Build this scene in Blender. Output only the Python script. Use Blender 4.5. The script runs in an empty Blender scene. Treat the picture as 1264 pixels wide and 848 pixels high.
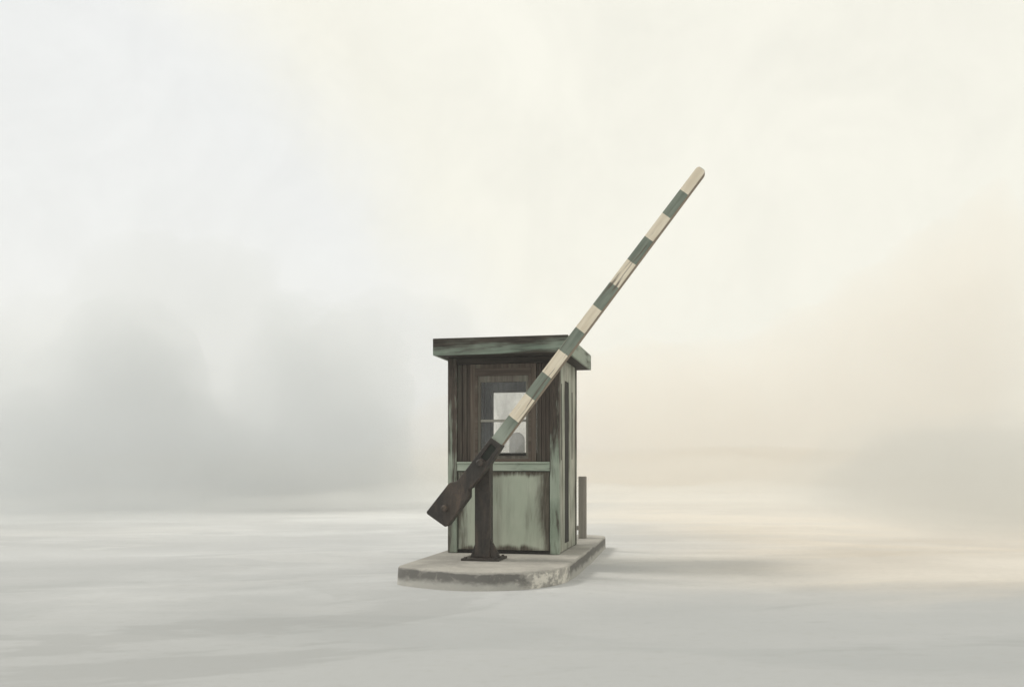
import bpy, bmesh, math, random
from mathutils import Vector, Matrix, noise
random.seed(4)
R = math.radians
sc = bpy.context.scene
COL = sc.collection

# ------------------------------------------------------------------ camera
H = 1.217
cam = bpy.data.cameras.new('camera'); co = bpy.data.objects.new('camera', cam); COL.objects.link(co)
co.location = (0, 0, H); co.rotation_euler = (R(90), 0, 0)
cam.lens = 36 * 1150 / 1264; cam.sensor_width = 36; cam.sensor_fit = 'HORIZONTAL'
cam.shift_y = 151 / 1264; cam.clip_start = .05; cam.clip_end = 3000
sc.camera = co

# ------------------------------------------------------------------ helpers
ROT = -R(12.17)                       # the island and everything on it is turned a little
CX, CY = .537, 10.648                 # front right corner of the booth on the ground plan
ZI = .20                              # height of the traffic island


def place(s, v, z):
    c, n = math.cos(ROT), math.sin(ROT)
    return (CX + s * c - v * n, CY + s * n + v * c, z)


class Root:
    """An Empty at the thing's base; meshes are given in island coordinates."""
    def __init__(self, name, label, cat, s, v, z):
        self.o = bpy.data.objects.new(name, None); COL.objects.link(self.o)
        self.o.location = place(s, v, z); self.o.rotation_euler = (0, 0, ROT)
        self.o.empty_display_size = .2
        self.o['label'] = label; self.o['category'] = cat
        self.org = Vector((s, v, z))


def obj(name, bm, mats, parent=None, org=None, bevel=0, seg=2, smooth=False, recalc=True):
    if recalc: bmesh.ops.recalc_face_normals(bm, faces=bm.faces)
    if org is not None:
        bmesh.ops.translate(bm, verts=bm.verts, vec=-org)
    me = bpy.data.meshes.new(name); bm.to_mesh(me); bm.free()
    o = bpy.data.objects.new(name, me); COL.objects.link(o)
    for m in (mats if isinstance(mats, (list, tuple)) else [mats]):
        me.materials.append(m)
    if parent is not None:
        o.parent = parent
    if smooth:
        for p in me.polygons: p.use_smooth = True
    if bevel:
        b = o.modifiers.new('bevel', 'BEVEL'); b.width = bevel; b.segments = seg
        b.limit_method = 'ANGLE'; b.angle_limit = R(35)
    return o


def BM(): return bmesh.new()


def box(bm, a0, a1, b0, b1, c0, c1, mi=0):
    vs = [bm.verts.new((x, y, z)) for x in (a0, a1) for y in (b0, b1) for z in (c0, c1)]
    fs = []
    for q in ((0, 1, 3, 2), (4, 6, 7, 5), (0, 4, 5, 1), (2, 3, 7, 6), (0, 2, 6, 4), (1, 5, 7, 3)):
        f = bm.faces.new([vs[i] for i in q]); f.material_index = mi; fs.append(f)
    return vs


def slab(bm, axis, a0, a1, c0, c1, holes, t0, t1):
    """Wall slab with rectangular holes. axis 'x': runs along s, thickness in v; axis 'y': the other way."""
    A = sorted({a0, a1, *[h[0] for h in holes], *[h[1] for h in holes]})
    C = sorted({c0, c1, *[h[2] for h in holes], *[h[3] for h in holes]})
    def solid(i, k):
        if i < 0 or k < 0 or i >= len(A) - 1 or k >= len(C) - 1: return False
        a = (A[i] + A[i + 1]) / 2; c = (C[k] + C[k + 1]) / 2
        return not any(h[0] < a < h[1] and h[2] < c < h[3] for h in holes)
    V = {}
    def v(i, k, t):
        if (i, k, t) not in V:
            tt = t0 if t == 0 else t1
            V[i, k, t] = bm.verts.new((A[i], tt, C[k]) if axis == 'x' else (tt, A[i], C[k]))
        return V[i, k, t]
    for i in range(len(A) - 1):
        for k in range(len(C) - 1):
            if not solid(i, k): continue
            for t in (0, 1):
                bm.faces.new((v(i, k, t), v(i + 1, k, t), v(i + 1, k + 1, t), v(i, k + 1, t)))
            if not solid(i - 1, k): bm.faces.new((v(i, k, 0), v(i, k + 1, 0), v(i, k + 1, 1), v(i, k, 1)))
            if not solid(i + 1, k): bm.faces.new((v(i + 1, k, 0), v(i + 1, k + 1, 0), v(i + 1, k + 1, 1), v(i + 1, k, 1)))
            if not solid(i, k - 1): bm.faces.new((v(i, k, 0), v(i + 1, k, 0), v(i + 1, k, 1), v(i, k, 1)))
            if not solid(i, k + 1): bm.faces.new((v(i, k + 1, 0), v(i + 1, k + 1, 0), v(i + 1, k + 1, 1), v(i, k + 1, 1)))
    return bm


def prism(bm, pts, v0, v1):
    """Polygon in the (s, z) plane extruded from v0 to v1."""
    a = [bm.verts.new((p[0], v0, p[1])) for p in pts]; b = [bm.verts.new((p[0], v1, p[1])) for p in pts]
    bm.faces.new(a); bm.faces.new(b[::-1])
    for i in range(len(pts)):
        j = (i + 1) % len(pts); bm.faces.new((a[i], a[j], b[j], b[i]))


def lathe_y(bm, s, z, prof, n=20):
    """Turned shape round an axis along v: prof = [(v, radius)...]."""
    rings = [[bm.verts.new((s + r * math.cos(2 * math.pi * k / n), v, z + r * math.sin(2 * math.pi * k / n))) for k in range(n)] for v, r in prof]
    for a, b in zip(rings, rings[1:]):
        for k in range(n): bm.faces.new((a[k], a[(k + 1) % n], b[(k + 1) % n], b[k]))
    bm.faces.new(rings[0]); bm.faces.new(rings[-1])


# ------------------------------------------------------------------ materials
class NT:
    def __init__(self, name):
        self.m = bpy.data.materials.new(name); self.m.use_nodes = True
        self.t = self.m.node_tree; self.N = self.t.nodes; self.L = self.t.links
        self.b = self.N.get('Principled BSDF'); self.out = self.N.get('Material Output')
        self.tc = self.N.new('ShaderNodeTexCoord')
    def node(self, typ, **kw):
        n = self.N.new(typ)
        for k, x in kw.items(): setattr(n, k, x)
        return n
    def put(self, sock, val):
        if isinstance(val, bpy.types.NodeSocket): self.L.new(val, sock)
        elif val is not None: sock.default_value = val
    def map(self, scale=(1, 1, 1), loc=(0, 0, 0), rot=(0, 0, 0), src=None):
        n = self.node('ShaderNodeMapping'); self.L.new(src or self.tc.outputs['Object'], n.inputs[0])
        n.inputs['Scale'].default_value = scale; n.inputs['Location'].default_value = loc; n.inputs['Rotation'].default_value = rot
        return n.outputs[0]
    def noise(self, vec, scale=1, detail=6, rough=.6, dist=0):
        n = self.node('ShaderNodeTexNoise'); self.L.new(vec, n.inputs['Vector'])
        n.inputs['Scale'].default_value = scale; n.inputs['Detail'].default_value = detail
        n.inputs['Roughness'].default_value = rough; n.inputs['Distortion'].default_value = dist
        return n.outputs[0]
    def math(self, op, a, b=None, c=None, clamp=False):
        n = self.node('ShaderNodeMath', operation=op, use_clamp=clamp)
        for i, x in enumerate((a, b, c)):
            if x is not None: self.put(n.inputs[i], x)
        return n.outputs[0]
    def ramp(self, val, lo, hi, t0=0., t1=1., smooth=True):
        n = self.node('ShaderNodeMapRange'); n.interpolation_type = 'SMOOTHSTEP' if smooth else 'LINEAR'
        for i, x in enumerate((val, lo, hi, t0, t1)): self.put(n.inputs[i], x)
        return n.outputs[0]
    def mix(self, f, a, b, blend='MIX'):
        n = self.node('ShaderNodeMix', data_type='RGBA', blend_type=blend)
        self.put(n.inputs[0], f)
        for s, x in ((n.inputs[6], a), (n.inputs[7], b)):
            self.put(s, (*x, 1) if isinstance(x, tuple) else x)
        return n.outputs[2]
    def sep(self, vec=None):
        n = self.node('ShaderNodeSeparateXYZ'); self.L.new(vec or self.tc.outputs['Object'], n.inputs[0]); return n.outputs
    def bump(self, h, strength=.3, dist=.01):
        n = self.node('ShaderNodeBump'); n.inputs['Strength'].default_value = strength; n.inputs['Distance'].default_value = dist
        self.L.new(h, n.inputs['Height']); self.L.new(n.outputs[0], self.b.inputs['Normal'])
    def done(self, col, rough=.75, metal=0.):
        self.put(self.b.inputs['Base Color'], (*col, 1) if isinstance(col, tuple) else col)
        self.put(self.b.inputs['Roughness'], rough); self.b.inputs['Metallic'].default_value = metal
        self.b.inputs['Specular IOR Level'].default_value = .5 if metal else .22
        return self.m


GREEN = (.285, .365, .285); GREEN2 = (.37, .42, .35)
WOOD = (.105, .082, .066); WOODD = (.045, .037, .031)


def weathered(name, amount, streak='z', seed=0, green=GREEN, pale=GREEN2, wood=WOOD, dark=WOODD, edge=None, soft=.07, zg=None, grime=.0, freq=1.):
    """Old paint peeled to brown timber; amount = share of bare wood; edge = (s0,s1,z0,z1) of a panel that peels from its rim."""
    m = NT(name)
    sc_ = {'z': (9, 9, .9), 'x': (.9, 9, 9), 'y': (9, .9, 9)}[streak]
    sc_ = tuple(x * freq for x in sc_)
    fine = tuple(x * 5 for x in sc_)
    n1 = m.noise(m.map(sc_, (seed * 3.1, seed * 1.7, seed)), 1, 7, .62, .6)
    n2 = m.noise(m.map(fine, (seed, seed * 2.3, seed * 4)), 1, 5, .65, .3)
    n3 = m.noise(m.map((2.2, 2.2, 2.2), (seed * 5, 0, seed)), 1, 3, .5)
    nn = m.math('ADD', m.math('MULTIPLY', n1, .62), m.math('MULTIPLY', n2, .2))
    nn = m.math('ADD', nn, m.math('MULTIPLY', n3, .18))
    if edge:
        s = m.sep()
        a = m.math('MINIMUM', m.math('SUBTRACT', s[0], edge[0]), m.math('SUBTRACT', edge[1], s[0]))
        c = m.math('MINIMUM', m.math('SUBTRACT', s[2], edge[2]), m.math('SUBTRACT', edge[3], s[2]))
        e = m.ramp(m.math('MINIMUM', a, m.math('MULTIPLY', c, 2.2)), 0., .22)
        nn = m.math('ADD', nn, m.math('MULTIPLY', m.math('SUBTRACT', e, .62), .24))
    if zg:
        nn = m.math('SUBTRACT', nn, m.math('MULTIPLY', m.ramp(m.sep()[2], zg[0], zg[1]), zg[2]))
    thr = .36 + .28 * amount
    peel = m.ramp(nn, thr + soft, thr - soft)
    gcol = m.mix(m.ramp(n3, .35, .7), green, pale)
    gcol = m.mix(m.math('MULTIPLY', m.ramp(n2, .5, .75), .35), gcol, tuple(x * .72 for x in green))
    if grime:
        gr = m.noise(m.map(tuple(x * .55 for x in sc_), (seed * 2, 4, seed)), 1, 7, .66, .5)
        gcol = m.mix(m.math('MULTIPLY', m.ramp(gr, .42, .64), grime), gcol, (.17, .165, .135))
    grain = m.noise(m.map(tuple(x * 9 for x in sc_), (0, seed, 0)), 1, 3, .6)
    wcol = m.mix(m.ramp(grain, .35, .7), dark, wood)
    wcol = m.mix(m.math('MULTIPLY', m.ramp(n3, .5, .75), .4), wcol, tuple(x * 1.6 for x in wood))
    col = m.mix(peel, gcol, wcol)
    h = m.math('SUBTRACT', m.math('MULTIPLY', grain, .35), m.math('MULTIPLY', peel, .8))
    m.bump(h, .35, .004)
    return m.done(col, m.ramp(peel, 0, 1, .62, .85))


def timber(name, c0, c1, streak='z', seed=0, green=0.):
    m = NT(name)
    sc_ = {'z': (22, 22, 1.1), 'x': (1.1, 22, 22), 'y': (22, 1.1, 22)}[streak]
    g = m.noise(m.map(sc_, (seed, seed * 2, 0)), 1, 6, .65, 1.2)
    b = m.noise(m.map(tuple(x * .25 for x in sc_), (0, seed, seed)), 1, 4, .6)
    col = m.mix(m.ramp(g, .32, .7), c0, c1)
    col = m.mix(m.math('MULTIPLY', m.ramp(b, .45, .75), .45), col, tuple(x * .55 for x in c0))
    if green:
        col = m.mix(m.math('MULTIPLY', m.ramp(b, .55, .3), green), col, GREEN)
    m.bump(g, .4, .003)
    return m.done(col, .8)


M_panel = weathered('paint_panel', .27, 'z', 2, grime=.62, soft=.10, freq=.55, green=(.425, .475, .385), pale=(.50, .535, .445), wood=(.13, .115, .09), dark=(.075, .066, .052), edge=(-.539, .542, .043, .95))
M_rail = weathered('paint_rail', .16, 'x', 5, green=(.36, .43, .35), pale=(.44, .49, .41))
M_post = weathered('paint_post', .42, 'z', 8, green=(.25, .31, .245), wood=(.085, .066, .054), zg=(.6, 1.9, .10), grime=.5)
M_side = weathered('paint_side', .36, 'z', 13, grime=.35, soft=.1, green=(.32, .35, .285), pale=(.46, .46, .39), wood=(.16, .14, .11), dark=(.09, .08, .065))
M_fascia = weathered('paint_fascia', .70, 'x', 17, freq=.6, green=(.17, .225, .18), pale=(.24, .29, .24), wood=(.062, .053, .043), dark=(.03, .027, .023), soft=.08)
M_fascia_s = weathered('paint_fascia_side', .30, 'y', 21, green=(.25, .30, .245), pale=(.30, .34, .28), wood=(.08, .07, .055), soft=.1)
M_board = timber('brown_boards', (.046, .036, .030), (.098, .076, .062), 'z', 3, .16)
M_casing = timber('window_casing', (.075, .058, .046), (.15, .118, .095), 'z', 6, .14)
M_caseh = timber('window_casing_flat', (.068, .053, .043), (.135, .105, .085), 'x', 9, .08)
M_sash = timber('window_sash', (.12, .105, .088), (.22, .20, .17), 'z', 12, .2)
M_munt = timber('window_bar', (.24, .235, .21), (.34, .33, .29), 'x', 15)
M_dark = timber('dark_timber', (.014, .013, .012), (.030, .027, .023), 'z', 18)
M_soffit = timber('soffit_timber', (.030, .026, .022), (.055, .047, .039), 'x', 19)
M_lining = timber('inside_lining', (.20, .21, .21), (.29, .30, .295), 'z', 23)
M_floorb = timber('inside_floor', (.10, .09, .08), (.16, .14, .12), 'x', 25)


def m_metal():
    m = NT('rusty_dark_iron')
    n = m.noise(m.map((6, 6, 2.0)), 1, 7, .65, .8)
    f = m.noise(m.map((60, 60, 22)), 1, 5, .65)
    col = m.mix(m.ramp(n, .38, .68), (.026, .022, .0195), (.070, .053, .042))
    col = m.mix(m.math('MULTIPLY', m.ramp(m.math('ADD', m.math('MULTIPLY', n, .6), m.math('MULTIPLY', f, .4)), .54, .68), .75), col, (.125, .088, .062))
    m.bump(f, .35, .003)
    return m.done(col, m.ramp(f, .3, .7, .48, .75), .15)
M_iron = m_metal()


def m_boom():
    m = NT('striped_boom_paint')
    s = m.sep()
    x = m.math('ADD', s[0], m.math('MULTIPLY', m.math('SUBTRACT', m.noise(m.map((30, 30, 30)), 1, 2), .5), .006))
    k = m.math('FLOORED_MODULO', m.math('FLOOR', m.math('DIVIDE', x, .2893)), 2.)
    k = m.math('MULTIPLY', k, m.math('GREATER_THAN', s[0], 0.))
    n = m.noise(m.map((2.2, 26, 26)), 1, 6, .6, .4)
    big = m.noise(m.map((1.3, 6, 6)), 1, 3, .5)
    cream = m.mix(m.ramp(n, .3, .7), (.72, .635, .50), (.84, .765, .63))
    green = m.mix(m.ramp(n, .3, .7), (.155, .185, .155), (.24, .275, .23))
    green = m.mix(m.ramp(s[0], .30, .02, 0., .75), green, (.36, .40, .345))
    col = m.mix(k, green, cream)
    crack = m.math('MULTIPLY', m.ramp(m.noise(m.map((1.6, 46, 46), (3, 1, 8)), 1, 4, .55, .3), .40, .36), m.ramp(big, .40, .48))
    col = m.mix(m.math('MULTIPLY', crack, .8), col, (.11, .085, .065))
    m.bump(n, .25, .003)
    return m.done(col, .7)
M_boom = m_boom()
M_boome = timber('bare_boom_edge', (.22, .18, .14), (.34, .285, .225), 'x', 31)


def m_concrete():
    m = NT('worn_concrete')
    g = m.noise(m.map((1.4, 1.4, 1.4)), 1, 6, .6, .4)
    f = m.noise(m.map((38, 38, 38)), 1, 6, .7)
    ff = m.noise(m.map((210, 210, 210)), 1, 2, .6)
    col = m.mix(m.ramp(g, .32, .7), (.27, .26, .24), (.43, .41, .375))
    col = m.mix(m.math('MULTIPLY', m.ramp(f, .45, .75), .55), col, (.26, .245, .22))
    z = m.sep()[2]
    # scuffed bare edge where wheels strike the kerb; face shade and mist at its foot are painted, with ragged borders
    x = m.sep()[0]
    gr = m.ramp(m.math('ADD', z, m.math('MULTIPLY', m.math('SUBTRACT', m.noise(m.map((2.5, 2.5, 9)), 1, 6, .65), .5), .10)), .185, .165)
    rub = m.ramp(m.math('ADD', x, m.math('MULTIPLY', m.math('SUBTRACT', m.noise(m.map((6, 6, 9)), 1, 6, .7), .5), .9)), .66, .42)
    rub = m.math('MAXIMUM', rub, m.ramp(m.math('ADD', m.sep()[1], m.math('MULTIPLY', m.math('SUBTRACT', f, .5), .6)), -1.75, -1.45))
    col = m.mix(m.math('MULTIPLY', m.math('MULTIPLY', gr, rub), .85), col, (.125, .122, .115))  # darker kerb faces: shade below the lip put into the colour
    foot_mist = m.ramp(m.math('ADD', z, m.math('MULTIPLY', m.math('SUBTRACT', m.noise(m.map((3, 3, 7), (6, 1, 2)), 1, 7, .68), .5), .16)), .115, .045)  # foot of the kerb paled in colour, as if fading into low mist
    col = m.mix(m.math('MULTIPLY', m.math('MULTIPLY', foot_mist, rub), .75), col, (.50, .49, .455))
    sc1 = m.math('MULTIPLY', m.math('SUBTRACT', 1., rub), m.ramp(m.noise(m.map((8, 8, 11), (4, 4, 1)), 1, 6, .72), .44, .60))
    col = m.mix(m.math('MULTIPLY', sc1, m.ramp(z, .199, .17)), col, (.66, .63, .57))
    ed = m.math('MULTIPLY', m.ramp(m.math('ADD', z, m.math('MULTIPLY', f, .03)), .16, .195), m.ramp(z, .21, .199))
    chips = m.ramp(m.noise(m.map((7, 7, 9), (2, 5, 1)), 1, 7, .72, .6), .56, .62)
    col = m.mix(m.math('MULTIPLY', chips, .16), col, (.62, .59, .53))
    pits = m.ramp(m.noise(m.map((16, 16, 20), (8, 1, 4)), 1, 5, .7), .34, .28)
    col = m.mix(m.math('MULTIPLY', pits, .35), col, (.15, .14, .125))
    m.bump(m.math('ADD', m.math('MULTIPLY', f, .7), m.math('MULTIPLY', ff, .3)), .45, .006)
    return m.done(col, .9)
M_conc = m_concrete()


def m_ground():
    m = NT('pale_dusty_ground')
    a = m.noise(m.map((.07, .12, 1), (3, 2, 0)), 1, 4, .5, .6)
    b = m.noise(m.map((.30, .5, 1), (1, 7, 0)), 1, 6, .55, .8)
    f = m.noise(m.map((9, 14, 1)), 1, 6, .7)
    ff = m.noise(m.map((70, 90, 1)), 1, 3, .7)
    v = m.math('ADD', m.math('MULTIPLY', a, .68), m.math('MULTIPLY', b, .32))
    col = m.mix(m.ramp(v, .36, .62), (.455, .465, .475), (.645, .655, .665))
    st = m.noise(m.map((.16, .36, 1), (9, 4, 0), (0, 0, .12)), 1, 7, .62, 1.1)
    col = m.mix(m.math('MULTIPLY', m.ramp(st, .50, .55), .2), col, (.40, .41, .415))
    st2 = m.noise(m.map((.22, .55, 1), (2, 14, 0), (0, 0, -.1)), 1, 7, .62, 1.0)
    col = m.mix(m.math('MULTIPLY', m.ramp(st2, .53, .58), .24), col, (.72, .72, .715))
    s = m.sep()
    # a broad apron of paler, warmer sand east of the island
    w = m.math('ADD', s[0], m.math('MULTIPLY', m.math('SUBTRACT', a, .5), 9.))
    w = m.ramp(w, -.8, 4.5)
    w = m.math('MULTIPLY', w, m.ramp(m.math('ADD', s[1], m.math('MULTIPLY', m.math('SUBTRACT', b, .5), 5.)), 6.8, 9.5))
    sand = m.mix(m.ramp(v, .36, .62), (.53, .475, .405), (.69, .63, .55))
    col = m.mix(m.math('MULTIPLY', w, .85), col, sand)
    # foreground darkening towards the camera, with a broad uneven border
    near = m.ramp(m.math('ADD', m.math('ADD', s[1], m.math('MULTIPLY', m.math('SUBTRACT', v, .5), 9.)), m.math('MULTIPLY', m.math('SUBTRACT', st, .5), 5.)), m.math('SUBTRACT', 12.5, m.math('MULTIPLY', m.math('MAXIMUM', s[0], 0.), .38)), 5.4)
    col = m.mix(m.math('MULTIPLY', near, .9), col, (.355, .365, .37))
    st3 = m.noise(m.map((.12, .26, 1), (21, 3, 0), (0, 0, .16)), 1, 8, .62, 1.4)
    col = m.mix(m.math('MULTIPLY', m.ramp(st3, .46, .54), .2), col, (.50, .505, .51))
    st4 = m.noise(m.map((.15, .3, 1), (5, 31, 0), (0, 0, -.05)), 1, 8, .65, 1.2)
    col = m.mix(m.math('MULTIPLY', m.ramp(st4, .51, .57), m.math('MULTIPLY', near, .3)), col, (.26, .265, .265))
    col = m.mix(m.math('MULTIPLY', m.ramp(f, .5, .7), .3), col, (.34, .335, .32))
    m.bump(m.math('ADD', m.math('MULTIPLY', f, .7), m.math('MULTIPLY', ff, .3)), .35, .012)
    return m.done(col, .92)
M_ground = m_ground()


def m_glass(name, clear, tint):
    m = NT(name); m.N.remove(m.b)
    tr = m.node('ShaderNodeBsdfTransparent'); tr.inputs[0].default_value = (.985, .99, .985, 1)
    df = m.node('ShaderNodeBsdfDiffuse'); df.inputs[0].default_value = (*tint, 1)
    tl = m.node('ShaderNodeBsdfTranslucent'); tl.inputs[0].default_value = (*tint, 1)
    gl = m.node('ShaderNodeBsdfGlossy'); gl.inputs['Roughness'].default_value = .03
    n = m.noise(m.map((5, 5, 1.3)), 1, 5, .6, .5)
    dm = m.node('ShaderNodeMixShader'); dm.inputs[0].default_value = .5
    m.L.new(df.outputs[0], dm.inputs[1]); m.L.new(tl.outputs[0], dm.inputs[2])
    a = m.node('ShaderNodeMixShader'); m.L.new(m.ramp(n, .3, .7, max(0, 1 - clear - .12), min(1, 1 - clear + .12)), a.inputs[0])
    m.L.new(tr.outputs[0], a.inputs[1]); m.L.new(dm.outputs[0], a.inputs[2])
    fr = m.node('ShaderNodeFresnel'); fr.inputs[0].default_value = 1.45
    b = m.node('ShaderNodeMixShader'); m.L.new(fr.outputs[0], b.inputs[0])
    m.L.new(a.outputs[0], b.inputs[1]); m.L.new(gl.outputs[0], b.inputs[2])
    m.L.new(b.outputs[0], m.out.inputs[0])
    return m.m
M_pane = m_glass('window_glass', .94, (.5, .52, .52))
M_dirty = m_glass('dusty_window_glass', .92, (.62, .62, .61))


def m_plain(name, c, rough=.7):
    m = NT(name)
    n = m.noise(m.map((14, 14, 14)), 1, 5, .6)
    col = m.mix(m.ramp(n, .3, .7), tuple(x * .8 for x in c), tuple(x * 1.15 for x in c))
    m.bump(n, .2, .003)
    return m.done(col, rough)
def m_frosted():
    m = NT('pale_frosted_plastic')
    col = m.mix(m.noise(m.map((14, 14, 14)), 1, 4, .6), (.70, .70, .70), (.82, .82, .81))
    m.done(col, .6)
    tr = m.node('ShaderNodeBsdfTransparent'); tr.inputs[0].default_value = (.92, .92, .92, 1)
    mx = m.node('ShaderNodeMixShader'); mx.inputs[0].default_value = .62
    m.L.new(m.b.outputs[0], mx.inputs[1]); m.L.new(tr.outputs[0], mx.inputs[2]); m.L.new(mx.outputs[0], m.out.inputs[0])
    return m.m
M_bollard = timber('weathered_grey_post', (.23, .215, .19), (.34, .32, .285), 'z', 41)
M_chair = m_frosted(); M_chairleg = m_plain('dull_steel', (.20, .20, .20), .5)

# ------------------------------------------------------------------ ground and island
def ground():
    bm = BM()
    xs = sorted({round(x, 3) for x in [-200, -120, -70, -45, -30, -22] + [i * .5 for i in range(-32, 37)] + [i * .1 for i in range(-25, 26)] + [22, 30, 45, 70, 120, 200]})
    ys = sorted({round(y, 3) for y in [-200, -100, -40, -15, -6, -2] + [i * .4 for i in range(0, 76)] + [i * .1 for i in range(80, 145)] + [32, 36, 42, 50, 70, 110, 200]})
    cr, sr = math.cos(ROT), math.sin(ROT)
    V = []
    for y in ys:
        row = []
        for x in xs:
            dx, dy = x - CX, y - CY
            r = math.hypot(dx, dy * .8)
            k = min(1, max(0, (r - 3.2) / 4)); k = k * k * (3 - 2 * k)
            e = min(1, max(0, (60 - math.hypot(x, y)) / 25))
            z = k * e * (.07 * noise.noise((x * .10, y * .10, 3.3)) + .012 * noise.noise((x * .4, y * .4, 9)))
            # dust drifted up against the kerb
            ls, lv = dx * cr + dy * sr, -dx * sr + dy * cr
            q = math.hypot(max(-1.40 - ls, 0, ls - .24), max(-1.70 - lv, 0, lv - 3.1))
            z += math.exp(-q / .45) * max(.004, .022 + .035 * noise.noise((x * .9, y * .9, 5)))
            row.append(bm.verts.new((x, y, z)))
        V.append(row)
    for a, b in zip(V, V[1:]):
        for i in range(len(xs) - 1): bm.faces.new((a[i], a[i + 1], b[i + 1], b[i]))
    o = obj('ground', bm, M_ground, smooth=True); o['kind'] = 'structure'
ground()


def island():
    pts = []
    def arc(p0, p1, p2, n):
        for i in range(n):
            t = i / n
            pts.append(tuple((1 - t) ** 2 * a + 2 * t * (1 - t) * b + t * t * c for a, b, c in zip(p0, p1, p2)))
    arc((-1.425, -1.42), (-1.42, -1.555), (-1.30, -1.60), 6)
    arc((-1.30, -1.60), (-.48, -1.98), (.0, -1.66), 14)
    arc((.0, -1.66), (.265, -1.46), (.268, -1.02), 10)
    arc((.268, -1.02), (.25, 1.4), (.20, 2.92), 4)
    arc((.20, 2.92), (.195, 3.12), (.02, 3.16), 6)
    arc((.02, 3.16), (-.6, 3.35), (-1.2, 3.16), 8)
    arc((-1.2, 3.16), (-1.44, 3.1), (-1.44, 2.9), 6)
    arc((-1.44, 2.9), (-1.44, .5), (-1.425, -1.42), 8)
    r = Root('traffic_island', 'pale worn concrete island with a bowed front edge under the guard booth', 'kerb island', -.6, .6, 0)
    bm = BM()
    top = [bm.verts.new((p[0], p[1], ZI)) for p in pts]; bot = [bm.verts.new((p[0] * 1.01, p[1] * 1.006, -.06)) for p in pts]
    bm.faces.new(top); bm.faces.new(bot[::-1])
    for i in range(len(pts)):
        j = (i + 1) % len(pts); bm.faces.new((top[i], bot[i], bot[j], top[j]))
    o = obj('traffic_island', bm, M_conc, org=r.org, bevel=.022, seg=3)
    # one mesh is enough: hand the label over to it
    o.location = r.o.location; o.rotation_euler = r.o.rotation_euler
    for k in ('label', 'category'): o[k] = r.o[k]
    bpy.data.objects.remove(r.o); o.name = 'traffic_island'
island()

# ------------------------------------------------------------------ guard booth
W, D, ZT = 1.32, 1.43, 2.478
gb = Root('guard_booth', 'weathered green and brown wooden guard booth with a flat overhanging roof', 'guard booth', -.66, .7, ZI)
P, O = gb.o, gb.org


def part(name, mat, *boxes, parent=None, bevel=.004, smooth=False):
    bm = BM()
    for b in boxes: box(bm, *b)
    return obj(name, bm, mat, parent or P, O, bevel, smooth=smooth)


for s0, s1, v0, v1 in ((-1.32, -1.211, 0, .11), (-.106, 0, 0, .11), (-1.32, -1.211, 1.32, D), (-.106, 0, 1.32, D)):
    part('corner_post', M_post, (s0, s1, v0, v1, ZI + .004, ZT), bevel=.006)
part('floor', M_floorb, (-1.20, -.115, .12, 1.31, ZI + .004, ZI + .05))
part('sill_shade', M_dark, (-1.209, -.108, .03, .09, ZI + .003, .236))  # dark strip standing in for the shadow along the front wall's foot
part('backing_board', M_dark, (-1.209, -.108, .056, .075, .238, 1.258), (-1.209, -1.046, .056, .075, 1.266, 2.473), (-.266, -.108, .056, .075, 1.266, 2.473))
# front: lower panel, rail with its lip, brown boards either side of the window, header
part('lower_panel', M_panel, (-1.199, -.118, .024, .054, .243, 1.150), bevel=.005)
rail = part('rail', M_rail, (-1.209, -.108, .006, .054, 1.160, 1.243))
part('rail_lip', M_rail, (-1.209, -.108, -.012, .054, 1.245, 1.264), parent=rail)
part('board_panel', M_board, (-1.207, -1.152, .030, .054, 1.266, 2.40), (-1.147, -1.096, .026, .054, 1.266, 2.40), (-1.091, -1.047, .030, .054, 1.266, 2.40))
part('board_panel', M_board, (-.263, -.212, .026, .054, 1.266, 2.40), (-.207, -.160, .030, .054, 1.266, 2.40), (-.155, -.110, .026, .054, 1.266, 2.40))
part('header', M_soffit, (-1.209, -.108, .004, .06, 2.405, 2.475))
# front window
bm = slab(BM(), 'x', -1.044, -.268, 1.267, 2.400, [(-.970, -.342, 1.275, 2.325)], .0, .054)
win = obj('window', bm, M_casing, P, O, .004)
bm = slab(BM(), 'x', -.990, -.322, 1.2665, 2.350, [(-.955, -.357, 1.30, 2.262)], -.006, .0)
obj('window_frame', bm, M_caseh, win, O, .003)
bm = slab(BM(), 'x', -.968, -.344, 1.277, 2.322, [(-.926, -.387, 1.338, 2.190)], .010, .050)
obj('sash', bm, M_sash, win, O, .004)
part('muntin', M_munt, (-.925, -.388, .014, .044, 1.727, 1.755), parent=win, bevel=.003)
part('pane', M_pane, (-.927, -.386, .028, .032, 1.337, 2.191), parent=win, bevel=0)
part('window_sill', M_dark, (-.925, -.388, -.010, .027, 1.338, 1.362), parent=win)
# right-hand side with two narrow grooves and the tall dark door opening
bm = slab(BM(), 'y', .112, 1.318, ZI + .01, 2.474, [(.205, .280, 1.285, 2.18), (.475, .815, .292, 2.235), (1.030, 1.115, 1.30, 2.14)], -.022, -.008)
obj('side_wall', bm, M_side, P, O, .004)
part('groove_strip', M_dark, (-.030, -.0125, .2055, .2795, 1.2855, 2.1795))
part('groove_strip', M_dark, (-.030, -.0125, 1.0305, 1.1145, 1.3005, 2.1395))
part('door', M_dark, (-.045, -.0135, .4755, .8145, .2925, 2.2345))
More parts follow.
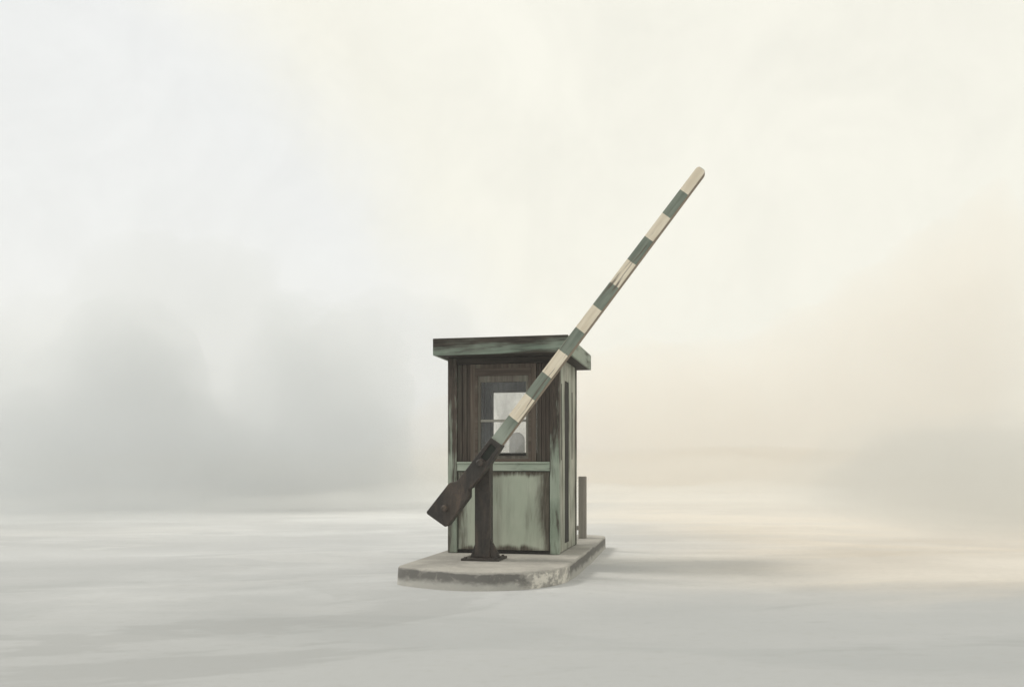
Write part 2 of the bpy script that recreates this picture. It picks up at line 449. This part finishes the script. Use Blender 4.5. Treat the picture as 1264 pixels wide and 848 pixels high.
# left and back walls, ceiling
bm = slab(BM(), 'y', .112, 1.318, ZI + .01, 2.474, [], -1.312, -1.272)
obj('side_wall', bm, M_panel, P, O, .004)
BH = (-1.128, -.20, 1.355, 2.206)
bm = slab(BM(), 'x', -1.209, -.108, ZI + .01, 2.474, [BH], 1.37, 1.42)
obj('back_wall', bm, M_panel, P, O, .004)
bm = slab(BM(), 'x', -1.200, -.115, ZI + .055, 2.46, [BH], 1.345, 1.367)
box(bm, -1.268, -1.25, .12, 1.34, ZI + .055, 2.46)
box(bm, -.10, -.082, .12, 1.34, ZI + .055, 2.46)
box(bm, -1.245, -.105, .12, 1.34, 2.462, 2.472)
obj('lining', bm, M_lining, P, O, .003)
bm = slab(BM(), 'x', BH[0] + .001, BH[1] - .001, BH[2] + .001, BH[3] - .001, [(BH[0] + .03, BH[1] - .03, BH[2] + .035, BH[3] - .03)], 1.378, 1.41)
bw = obj('back_window', bm, M_munt, P, O, .004)
part('pane', M_dirty, (BH[0] + .025, BH[1] - .025, 1.392, 1.396, BH[2] + .03, BH[3] - .025), parent=bw, bevel=0)
# roof: deck with boards round its edge
RS0, RS1, RV0, RV1, RZ0, RZ1 = -1.412, .150, -.30, 1.70, 2.478, 2.672
roof = part('roof', M_soffit, (RS0 + .03, RS1 - .03, RV0 + .03, RV1 - .03, 2.483, 2.655))
part('fascia_board', M_fascia, (RS0, RS1, RV0, RV0 + .028, RZ0, RZ1), parent=roof, bevel=.007)
part('fascia_board', M_fascia, (RS0, RS1, RV1 - .028, RV1, RZ0, RZ1), parent=roof, bevel=.007)
part('fascia_board', M_fascia_s, (RS1 - .028, RS1 - .0005, RV0 + .029, RV1 - .029, RZ0 + .001, RZ1 - .001), parent=roof, bevel=.005)
part('fascia_board', M_fascia_s, (RS0 + .0005, RS0 + .028, RV0 + .029, RV1 - .029, RZ0 + .001, RZ1 - .001), parent=roof, bevel=.005)

# ------------------------------------------------------------------ seat inside the booth
ch = Root('high_chair', 'pale grey high chair with a rounded backrest seen through the booth window', 'chair', -.56, .50, ZI + .05)
def chair():
    O2 = ch.org; cx, cy = ch.org.x, ch.org.y
    bm = BM()
    pts = []
    for i in range(17):
        a = math.pi * i / 16
        pts.append((cx + .092 * math.cos(a), 1.525 + .092 * math.sin(a)))
    pts += [(cx - .092, 1.12), (cx + .092, 1.12)]
    prism(bm, pts, cy - .19, cy - .14)
    obj('backrest', bm, M_chair, ch.o, O2, .015, 3)
    bm = BM(); box(bm, cx - .18, cx + .18, cy - .18, cy + .18, .98, 1.04)
    obj('seat', bm, M_chair, ch.o, O2, .02, 3)
    for a in (-1, 1):
        for b in (-1, 1):
            bm = BM(); box(bm, cx + a * .15 - .015, cx + a * .15 + .015, cy + b * .15 - .015, cy + b * .15 + .015, ZI + .051, .98)
            obj('leg', bm, M_chairleg, ch.o, O2, .004)
    bm = BM(); box(bm, cx - .02, cx + .02, cy - .139, cy - .120, 1.042, 1.3)
    obj('back_support', bm, M_chairleg, ch.o, O2, .004)
    bm = BM(); box(bm, cx - .134, cx + .134, cy + .140, cy + .158, .52, .545)
    obj('footrest', bm, M_chairleg, ch.o, O2, .004)
chair()

# ------------------------------------------------------------------ barrier gate
bg = Root('barrier_gate', 'raised boom barrier with cream and grey green stripes on a rusty iron post', 'barrier', -.715, -.65, ZI)
P2, O2 = bg.o, bg.org
def barrier():
    bm = BM(); box(bm, -.925, -.505, -.865, -.46, ZI + .002, ZI + .026)
    bp = obj('base_plate', bm, M_iron, P2, O2, .004)
    for s, v in ((-.885, -.825), (-.545, -.825), (-.545, -.50), (-.885, -.50)):
        bm = BM(); box(bm, s - .014, s + .014, v - .014, v + .014, ZI + .026, ZI + .04)
        obj('bolt', bm, M_iron, bp, O2, .004)
    bm = BM(); box(bm, -.800, -.632, -.755, -.60, ZI + .027, 1.335)
    obj('post', bm, M_iron, P2, O2, .008)
    for sg, s0 in ((1, -.631), (-1, -.801)):
        bm = BM()
        prism(bm, [(s0, ZI + .027), (s0 + sg * (.115 if sg > 0 else .055), ZI + .027), (s0 + sg * .02, ZI + (.20 if sg > 0 else .12)), (s0, ZI + (.235 if sg > 0 else .18))], -.735, -.70)
        obj('gusset', bm, M_iron, P2, O2, .004)
    # counterweight arm: outline with a slot through its front cheek
    F0, F1, F2 = -.915, -.885, -.765
    out = [(-.584, 1.517), (-.459, 1.432), (-.600, 1.226), (-.795, .985), (-.826, .970), (-.826, .885), (-.838, .864), (-1.062, .572), (-1.088, .565), (-1.288, .700), (-1.296, .722), (-1.050, 1.026), (-1.030, 1.040), (-.970, 1.050), (-.945, 1.066)]
    hole = [(-.588, 1.452), (-.522, 1.405), (-.632, 1.262), (-.696, 1.306)]
    bm = BM()
    fo = [bm.verts.new((a, F0, b)) for a, b in out]; fh = [bm.verts.new((a, F0, b)) for a, b in hole]
    bo = [bm.verts.new((a, F2, b)) for a, b in out]; hb = [bm.verts.new((a, F1, b)) for a, b in hole]
    ed = [bm.edges.new((l[i], l[(i + 1) % len(l)])) for l in (fo, fh) for i in range(len(l))]
    bmesh.ops.triangle_fill(bm, use_beauty=True, use_dissolve=False, edges=ed)
    bm.faces.new(bo[::-1]); bm.faces.new(hb)
    n = len(out)
    for i in range(n): bm.faces.new((fo[i], fo[(i + 1) % n], bo[(i + 1) % n], bo[i]))
    for i in range(4): bm.faces.new((fh[i], fh[(i + 1) % 4], hb[(i + 1) % 4], hb[i]))
    arm = obj('counterweight_arm', bm, M_iron, P2, O2, .007)
    bm = BM()
    c = Vector((sum(p[0] for p in hole) / 4, sum(p[1] for p in hole) / 4))
    prism(bm, [tuple(c + (Vector(p) - c) * .97) for p in hole], F1 - .004, F1 - .0015)
    obj('slot_plate', bm, m_plain('grey_green_slot', (.022, .027, .022)), arm, O2)
    for s, z, r in ((-.695, 1.248, .040), (-1.085, .765, .036)):
        bm = BM(); lathe_y(bm, s, z, [(F0 + .001, r * 1.25), (F0 - .010, r * 1.25), (F0 - .011, r), (F0 - .045, r * .95), (F0 - .056, r * .7)])
        obj('bolt', bm, M_iron, arm, O2, .002, smooth=False)
    # boom: own axes, x along its length
    d = Vector((.613, .790)); ang = math.atan2(d.y, d.x)
    x0, x1, w0, w1 = -.02, 3.475, .068, .0505
    bm = BM()
    prof = []
    wid = lambda x: w0 + (w1 - w0) * x / x1
    for i in range(25): prof.append((x0 + (x1 - .035 - x0) * i / 24, wid(x0 + (x1 - .035 - x0) * i / 24)))
    prof += [(x1 - .012, w1 * .86), (x1, w1 * .58)]
    pts = [(x, w) for x, w in prof] + [(x, -w) for x, w in prof[::-1]]
    prism(bm, pts, -.05, .07)
    for f in bm.faces:
        f.normal_update()
        if abs(f.normal.y) < .5 and abs(f.normal.x) < .9: f.material_index = 1
    boom = obj('boom', bm, [M_boom, M_boome], P2, None, .005)
    boom.location = Vector((-.518, -.838, 1.486)) - O2
    boom.rotation_euler = (0, -ang, 0)
barrier()

# ------------------------------------------------------------------ bollard behind the booth
def bollard():
    r = Root('bollard', 'square grey brown bollard standing on the island behind the booth', 'bollard', -.075, 2.52, ZI)
    bm = BM(); box(bm, -.129, -.024, 2.47, 2.575, ZI + .002, 1.07)
    obj('post', bm, M_bollard, r.o, r.org, .006)
    bm = BM(); box(bm, -.42, -.130, 2.50, 2.545, .315, .375)
    obj('crossbar', bm, M_bollard, r.o, r.org, .004)
bollard()

# ------------------------------------------------------------------ mist
def mist(name, label, lobes, colour, dens, rough=((.55, .45), (.22, 1.3), (.08, 3.6)), voxel=.4, grow=1., seed=0):
    """Bank of mist: one closed billowy skin round even air; lobes are (centre, radii) in metres."""
    bm = BM()
    for c, r in lobes:
        m = Matrix.Translation(c) @ Matrix.Diagonal((*[x * grow for x in r], 1))
        bmesh.ops.create_icosphere(bm, subdivisions=3, radius=1, matrix=m)
    me = bpy.data.meshes.new('lobes'); bm.to_mesh(me); bm.free()
    tmp = bpy.data.objects.new('lobes', me); COL.objects.link(tmp)
    rm = tmp.modifiers.new('r', 'REMESH'); rm.mode = 'VOXEL'; rm.voxel_size = voxel
    dg = bpy.context.evaluated_depsgraph_get()
    bm = BM(); bm.from_mesh(tmp.evaluated_get(dg).to_mesh())
    bpy.data.objects.remove(tmp); bpy.data.meshes.remove(me)
    bmesh.ops.smooth_vert(bm, verts=bm.verts, factor=.5, use_axis_x=True, use_axis_y=True, use_axis_z=True)
    bm.normal_update()
    for v in bm.verts:
        p = v.co.copy(); d = 0
        for amp, f in rough:
            d += amp * noise.noise((p.x * f + seed * 7.3, p.y * f, p.z * f * 1.25 + seed))
        v.co = p + v.normal * d
        if v.co.z < -1.2: v.co.z = -1.2 - .02 * min(4, max(0, -p.z))
    m = NT(name + '_air'); m.N.remove(m.b)
    pv = m.node('ShaderNodeVolumePrincipled'); pv.inputs['Color'].default_value = (*colour, 1); pv.inputs['Density'].default_value = dens
    m.L.new(pv.outputs[0], m.out.inputs['Volume'])
    o = obj(name, bm, m.m, smooth=True, recalc=False); o['kind'] = 'stuff'; o['label'] = label; o['category'] = 'mist'
    return o


WILD = ((.7, .38), (.45, 1.0), (.24, 2.4))
BRUSH = ((.35, .5), (.32, 1.1), (.22, 2.6))
LEFT = [((-11.2, 25, .2), (6.6, 5.0, 3.5)), ((-5.2, 28.5, .4), (2.8, 4.0, 3.6)), ((-10.6, 26, 2.4), (2.0, 3, 2.7)), ((-5.9, 28.5, 2.6), (1.9, 3, 3.3)), ((-14.6, 25, 1.8), (2.6, 3, 3.2)), ((-11.2, 20.4, -.2), (4.6, 2.8, 1.9))]
mist('mist_bank', 'dense grey heart of the mist left of the booth', LEFT, (.84, .865, .885), .085, WILD, .3, .92, seed=2)
mist('mist_bank', 'thin grey fringe of the mist left of the booth', LEFT, (.85, .875, .89), .05, WILD, .3, 1.13, seed=25)
PLUMES = [((-10.6, 25.5, 2.9), (2.4, 2.1, 3.1)), ((-11.4, 25.5, .8), (4.3, 2, 2.9)), ((-13.6, 25.5, .6), (3.0, 2, 2.5)), ((-5.9, 26, 2.9), (1.9, 1.6, 3.2)), ((-4.3, 26, 2.6), (1.5, 1.6, 2.9)), ((-5.6, 26, .8), (3.0, 1.3, 3.0)), ((-8.2, 25.6, .5), (2.6, 2, 2.6))]
mist('mist_bank', 'two darker grey plumes standing up out of the left mist', PLUMES, (.83, .855, .875), .19, BRUSH, .2, 1., seed=61)
BACK = [((-15.8, 40, 5.6), (3.8, 2.5, 6.0)), ((-12.6, 40, 6.6), (3.4, 2.5, 4.6)), ((-9.5, 40, 3.0), (3.4, 2.5, 4.4)), ((-5.5, 40, 4.4), (3.8, 2.5, 4.6)), ((-2.9, 40, 5.0), (2.0, 2.2, 3.6)), ((-11, 40, 1.5), (11, 3, 4.0)), ((-20, 40, 3.5), (4.2, 2.5, 5.2))]
mist('mist_bank', 'thin tall bank of mist standing higher behind the grey one', BACK, (.86, .88, .895), .11, BRUSH, .35, 1., seed=3)
RIGHT = [((9, 44, 2.0), (13, 4, 5.2)), ((14.6, 44, 3.0), (5.4, 3.5, 5.8)), ((17.6, 44, 3.6), (4.4, 3.5, 7.4)), ((20.2, 44, 4.4), (3.6, 3.5, 8.6)), ((22.6, 44, 5.2), (2.6, 3.5, 9.6)), ((3, 43, 1.0), (10, 4, 4.6))]
mist('mist_bank', 'warm peach bank of mist climbing like a slope at the far right', RIGHT, (.99, .925, .84), .095, BRUSH, .4, 1., seed=8)
mist('mist_bank', 'faint greyer heart of the peach mist near its foot', RIGHT, (.93, .91, .875), .04, WILD, .5, .66, seed=9)
LOW = [((11.0, 19.5, .0), (3.6, 7.5, 1.5)), ((13.0, 26, .3), (4.5, 5, 2.0))]
mist('mist_bank', 'low blue grey bank of mist lying on the ground at the right edge', LOW, (.79, .785, .76), .15, ((.5, .5), (.3, 1.3), (.15, 3.2)), .25, seed=11)
mist('mist_bank', 'thin grey veil over the low mist at the right edge', LOW, (.80, .80, .775), .06, ((.5, .5), (.3, 1.3), (.15, 3.2)), .25, 1.25, seed=51)
mist('ground_fog', 'long low cream fog closing off the far end of the flat ground',
     [((0, 62, -.6), (110, 40, 2.9))], (.965, .95, .91), .04, rough=((.7, .09), (.4, .3)), voxel=1.2, seed=12)
mist('ground_fog', 'shallow pale fog creeping over the ground in front of the mist banks',
     [((1, 26, -.6), (34, 13.5, 1.35))], (.95, .95, .93), .06, ((.25, .3), (.12, .9)), .3, 1., seed=71)


def haze():
    bm = BM(); box(bm, -205, 205, -205, 205, -1.5, 30)
    m = NT('haze_air'); m.N.remove(m.b)
    pv = m.node('ShaderNodeVolumePrincipled'); pv.inputs['Color'].default_value = (.97, .965, .94, 1); pv.inputs['Density'].default_value = .0022
    m.L.new(pv.outputs[0], m.out.inputs['Volume'])
    o = obj('haze', bm, m.m); o['kind'] = 'stuff'
haze()

# ------------------------------------------------------------------ sky and light
SUN_EL, SUN_AZ = R(46), R(-84)        # azimuth from +Y towards +X: the light comes softly from the left
def world():
    w = bpy.data.worlds.new('World'); sc.world = w; w.use_nodes = True
    t = w.node_tree; N = t.nodes; L = t.links
    N.clear()
    out = N.new('ShaderNodeOutputWorld')
    sky = N.new('ShaderNodeTexSky'); sky.sky_type = 'NISHITA'; sky.sun_disc = False
    sky.sun_elevation = SUN_EL; sky.sun_rotation = SUN_AZ; sky.dust_density = 4
    bg = N.new('ShaderNodeBackground'); L.new(sky.outputs[0], bg.inputs[0]); bg.inputs[1].default_value = .1
    # overcast: cool white cloud to the left, thin cream cloud everywhere else, edge broken by noise
    tc = N.new('ShaderNodeTexCoord'); sp = N.new('ShaderNodeSeparateXYZ'); L.new(tc.outputs['Generated'], sp.inputs[0])
    no = N.new('ShaderNodeTexNoise'); L.new(tc.outputs['Generated'], no.inputs['Vector']); no.inputs['Scale'].default_value = 4.5; no.inputs['Detail'].default_value = 6; no.inputs['Roughness'].default_value = .6
    a = N.new('ShaderNodeMath'); a.operation = 'MULTIPLY_ADD'; L.new(sp.outputs[2], a.inputs[0]); a.inputs[1].default_value = .88; L.new(sp.outputs[0], a.inputs[2])
    b = N.new('ShaderNodeMath'); b.operation = 'MULTIPLY_ADD'; L.new(no.outputs[0], b.inputs[0]); b.inputs[1].default_value = .22; L.new(a.outputs[0], b.inputs[2])
    mr = N.new('ShaderNodeMapRange'); mr.interpolation_type = 'SMOOTHSTEP'; L.new(b.outputs[0], mr.inputs[0])
    mr.inputs[1].default_value = .12; mr.inputs[2].default_value = .30
    mx = N.new('ShaderNodeMix'); mx.data_type = 'RGBA'; L.new(mr.outputs[0], mx.inputs[0])
    mx.inputs[6].default_value = (.90, .915, .91, 1); mx.inputs[7].default_value = (.985, .97, .865, 1)
    n2 = N.new('ShaderNodeTexNoise'); L.new(tc.outputs['Generated'], n2.inputs['Vector']); n2.inputs['Scale'].default_value = 7; n2.inputs['Detail'].default_value = 8; n2.inputs['Roughness'].default_value = .68; n2.inputs['Distortion'].default_value = .5
    m2 = N.new('ShaderNodeMapRange'); L.new(n2.outputs[0], m2.inputs[0]); m2.inputs[1].default_value = .35; m2.inputs[2].default_value = .65; m2.inputs[3].default_value = .955; m2.inputs[4].default_value = 1.025
    m3 = N.new('ShaderNodeVectorMath'); m3.operation = 'SCALE'; L.new(mx.outputs[2], m3.inputs[0]); L.new(m2.outputs[0], m3.inputs['Scale'])
    bg2 = N.new('ShaderNodeBackground'); L.new(m3.outputs[0], bg2.inputs[0]); bg2.inputs[1].default_value = 1.0
    mix = N.new('ShaderNodeMixShader'); mix.inputs[0].default_value = .95
    L.new(bg.outputs[0], mix.inputs[1]); L.new(bg2.outputs[0], mix.inputs[2]); L.new(mix.outputs[0], out.inputs[0])
world()
s = bpy.data.lights.new('sun', 'SUN'); so = bpy.data.objects.new('sun', s); COL.objects.link(so)
s.energy = 1.7; s.angle = R(15); s.color = (1, .95, .86)
dirv = Vector((math.sin(SUN_AZ) * math.cos(SUN_EL), math.cos(SUN_AZ) * math.cos(SUN_EL), math.sin(SUN_EL)))
so.rotation_euler = dirv.to_track_quat('Z', 'Y').to_euler(); so.location = (-20, 5, 20)

# ------------------------------------------------------------------ render settings
sc.view_settings.view_transform = 'Standard'; sc.view_settings.look = 'None'
sc.view_settings.exposure = 0; sc.view_settings.gamma = 1
try: sc.view_settings.use_curve_mapping = False
except Exception: pass
c = sc.cycles
c.use_denoising = True; c.max_bounces = 8; c.diffuse_bounces = 4; c.volume_bounces = 2; c.transparent_max_bounces = 96
c.volume_step_rate = .5; c.volume_max_steps = 256
